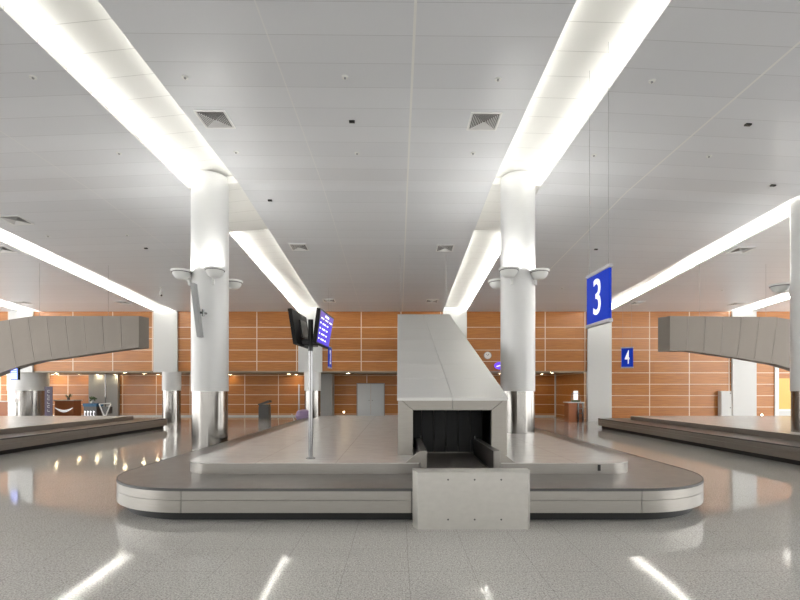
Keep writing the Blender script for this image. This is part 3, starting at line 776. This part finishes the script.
for i in range(70):
    a = random.random()*2*PI; r_ = .5*random.random()**.5; h_ = 1.0+.75*random.random(); s_ = .07
    b.lathe([(.01, -s_*.5), (s_*.6, 0), (.01, s_*.5)], r_*math.cos(a)*(1.2-abs(h_-1.3)), r_*math.sin(a), h_, 6)
b.build('blossoms', M['pink'], e)['kind'] = 'stuff'
b = MB()
for i in range(16):
    a = i*.4; b.tube((0, 0, .6), (.35*math.cos(a), .35*math.sin(a), 1.2), .01, 5)
b.build('stems', M['green'], e)
# banner
xa = (44.5-X0)/(F/24.3); xb = (52.5-X0)/(F/24.3)
e = empty('roll_up_banner', ((xa+xb)/2, 24.3, 0), 'narrow dark purple upright banner with pale vertical lettering beside the wide column', 'banner'); w2 = (xb-xa)/2
b = MB(); b.box(-w2, w2, 0, .02, .12, CAMZ+(YH-386.5)/(F/24.3)); b.build('banner_sheet', M['banner'], e)
b = MB(); b.box(-w2-.02, w2+.02, -.08, .1, 0, .12); b.build('foot', M['dgrey'], e)
b = MB()
for k_ in range(6): 
    z_ = .55+k_*.2
    b.box(-.06, .06, -.006, 0, z_, z_+.03); b.box(-.06, -.03, -.006, 0, z_, z_+.12); 
    if k_ % 2: b.box(-.06, .06, -.006, 0, z_+.1, z_+.13)
b.build('lettering', M['ventmid'], e)
# blue screen hung at left
s_ = F/17.3
e = empty('hanging_screen', ((15.5-X0)/s_, 17.25, CAMZ+(YH-374)/s_), 'small blue lit screen hanging below the left duct', 'screen')
b = MB(); b.xf = Matrix.Rotation(-.28, 4, 'Z'); b.box(-.2, .2, 0, .07, -.22, .22); b.build('housing', M['screen_body'], e, bevel=.01)
b = MB(); b.xf = Matrix.Rotation(-.28, 4, 'Z'); b.box(-.185, .16, -.004, 0, -.2, .2); b.build('display', mat('pale_screen', (110, 130, 230), .3, emit=1.0), e)
b = MB(); b.xf = Matrix.Rotation(-.28, 4, 'Z')
for k_ in range(5): b.box(-.16, .1, -.008, -.004, -.17+k_*.08, -.14+k_*.08)
b.build('display_text', M['scr_text'], e)
b = MB(); b.cyl(0, .04, .22, .27, .015, 10); b.build('pole', M['grey'], e)
# blue stall
s_ = F/24.2
e = empty('display_stand', ((90-X0)/s_, 24.2, 0), 'low dark stand with blue top and white lettering before the grey wall at left', 'stand')
b = MB(); b.box(-.33, .33, 0, .5, 0, .82); b.build('stand_body', M['dgrey'], e)
b = MB(); b.box(-.36, .36, -.03, .53, .82, .98); b.build('stand_top', M['blue'], e)
b = MB()
for x_ in (-.26, -.1, .04, .2): b.box(x_-.03, x_+.01, -.01, 0, .3, .6); b.box(x_-.03, x_+.06, -.01, 0, .3, .35); b.box(x_-.01, x_+.06, -.01, 0, .52, .57)
b.build('lettering', M['signwhite'], e)
ee = empty('flower_pot', ((90-X0)/s_, 24.4, .98), 'small yellow green potted plant on the blue-topped stand', 'plant')
b = MB(); b.cyl(0, 0, 0, .1, .07, 12, .09); b.build('pot', M['pil'], ee)
b = MB()
for i in range(24):
    a = i*2.4; r_ = .22*random.random(); b.lathe([(.005, -.04), (.05, 0), (.005, .04)], r_*math.cos(a), r_*math.sin(a), .14+.2*random.random(), 6)
b.build('foliage', M['green'], ee)
# stroller / cart right of the stand
e = empty('luggage_cart', ((105-X0)/s_, 24.2, 0), 'pale framed luggage cart beside the blue-topped stand', 'cart')
b = MB(); b.tube((-.3, 0, .95), (-.05, .0, .35), .03); b.tube((.3, 0, .95), (.05, 0, .35), .03); b.tube((-.05, 0, .35), (.05, 0, .35), .03); b.tube((-.3, 0, .95), (.3, 0, 1.0), .025)
b.tube((-.28, .5, .1), (.3, .5, .1), .02); b.tube((-.28, 0, .1), (-.28, .5, .1), .02); b.tube((.28, 0, .1), (.28, .5, .1), .02); b.tube((-.05, 0, .35), (-.28, 0, .1), .02); b.tube((.05, 0, .35), (.28, 0, .1), .02)
b.build('frame', M['white'], e, smooth=True)
b = MB(); b.box(-.2, .2, .02, .3, .45, .8); b.build('basket', M['dgrey'], e)
for x_ in (-.28, .28):
    b = MB(); b.xf = Matrix.Translation((x_, .05, .06)) @ Matrix.Rotation(PI/2, 4, 'Y'); b.cyl(0, 0, -.02, .02, .06, 14); b.build('wheel', M['black'], e)
e = empty('slim_post', ((105.5-X0)/(F/26), 26.0, 0), 'thin upright post with chrome top before the grey recess wall', 'post')
b = MB(); b.cyl(0, 0, 0, 1.3, .03, 12); b.cyl(0, 0, 0, .02, .15, 16); b.build('lower_post', M['dgrey'], e, smooth=True)
b = MB(); b.cyl(0, 0, 1.3, 2.6, .035, 12); b.build('upper_post', M['chrome'], e, smooth=True)
# bin
s_ = F/27.0
e = empty('waste_bin', ((263.5-X0)/s_, 27.0, 0), 'dark grey bin with slanted lid against the recess wall right of the left column', 'bin')
b = MB(); b.box(-.3, .3, 0, .5, 0, .72); b.build('bin_body', M['dgrey'], e, bevel=.02)
b = MB(); b.solid([(-.32, -.02, .80), (.32, -.02, .95), (.36, .52, .95), (-.32, .52, .8)], [(-.32, -.02, .86), (.26, -.02, 1.08), (.3, .52, 1.08), (-.32, .52, .86)]); b.box(-.28, .28, .05, .45, .72, .84); b.build('lid', M['dgrey'], e)
# stand post & trolley near pole
s_ = F/26.5
e = empty('barrier_post', ((299-X0)/s_, 26.5, 0), 'slim steel barrier post standing before the recess wall left of the screen pole', 'post')
b = MB(); b.cyl(0, 0, 0, .02, .15, 16); b.cyl(0, 0, 0, 2.0, .04, 12); b.build('post', M['chrome'], e, smooth=True)
e = empty('luggage_bundle', (-4.3, 21.2, 0), 'mauve luggage bundle on a trolley by the far left end of the middle carousel', 'luggage')
b = MB()
b.lathe([(.05, .25), (.3, .3), (.38, .5), (.3, .72), (.1, .8)], 0, 0, 0, 14); b.build('bag', mat('bag_mauve', (140, 120, 150), .7), e, smooth=True)
b = MB(); b.box(-.4, .3, -.25, .3, .12, .27); b.tube((-.4, 0, .2), (-.55, 0, .6), .02); b.build('trolley', M['pil'], e)
for x_ in (-.3, .2):
    b = MB(); b.xf = Matrix.Translation((x_, -.2, .07)) @ Matrix.Rotation(PI/2, 4, 'X'); b.cyl(0, 0, -.02, .02, .07, 14); b.build('wheel', M['black'], e)
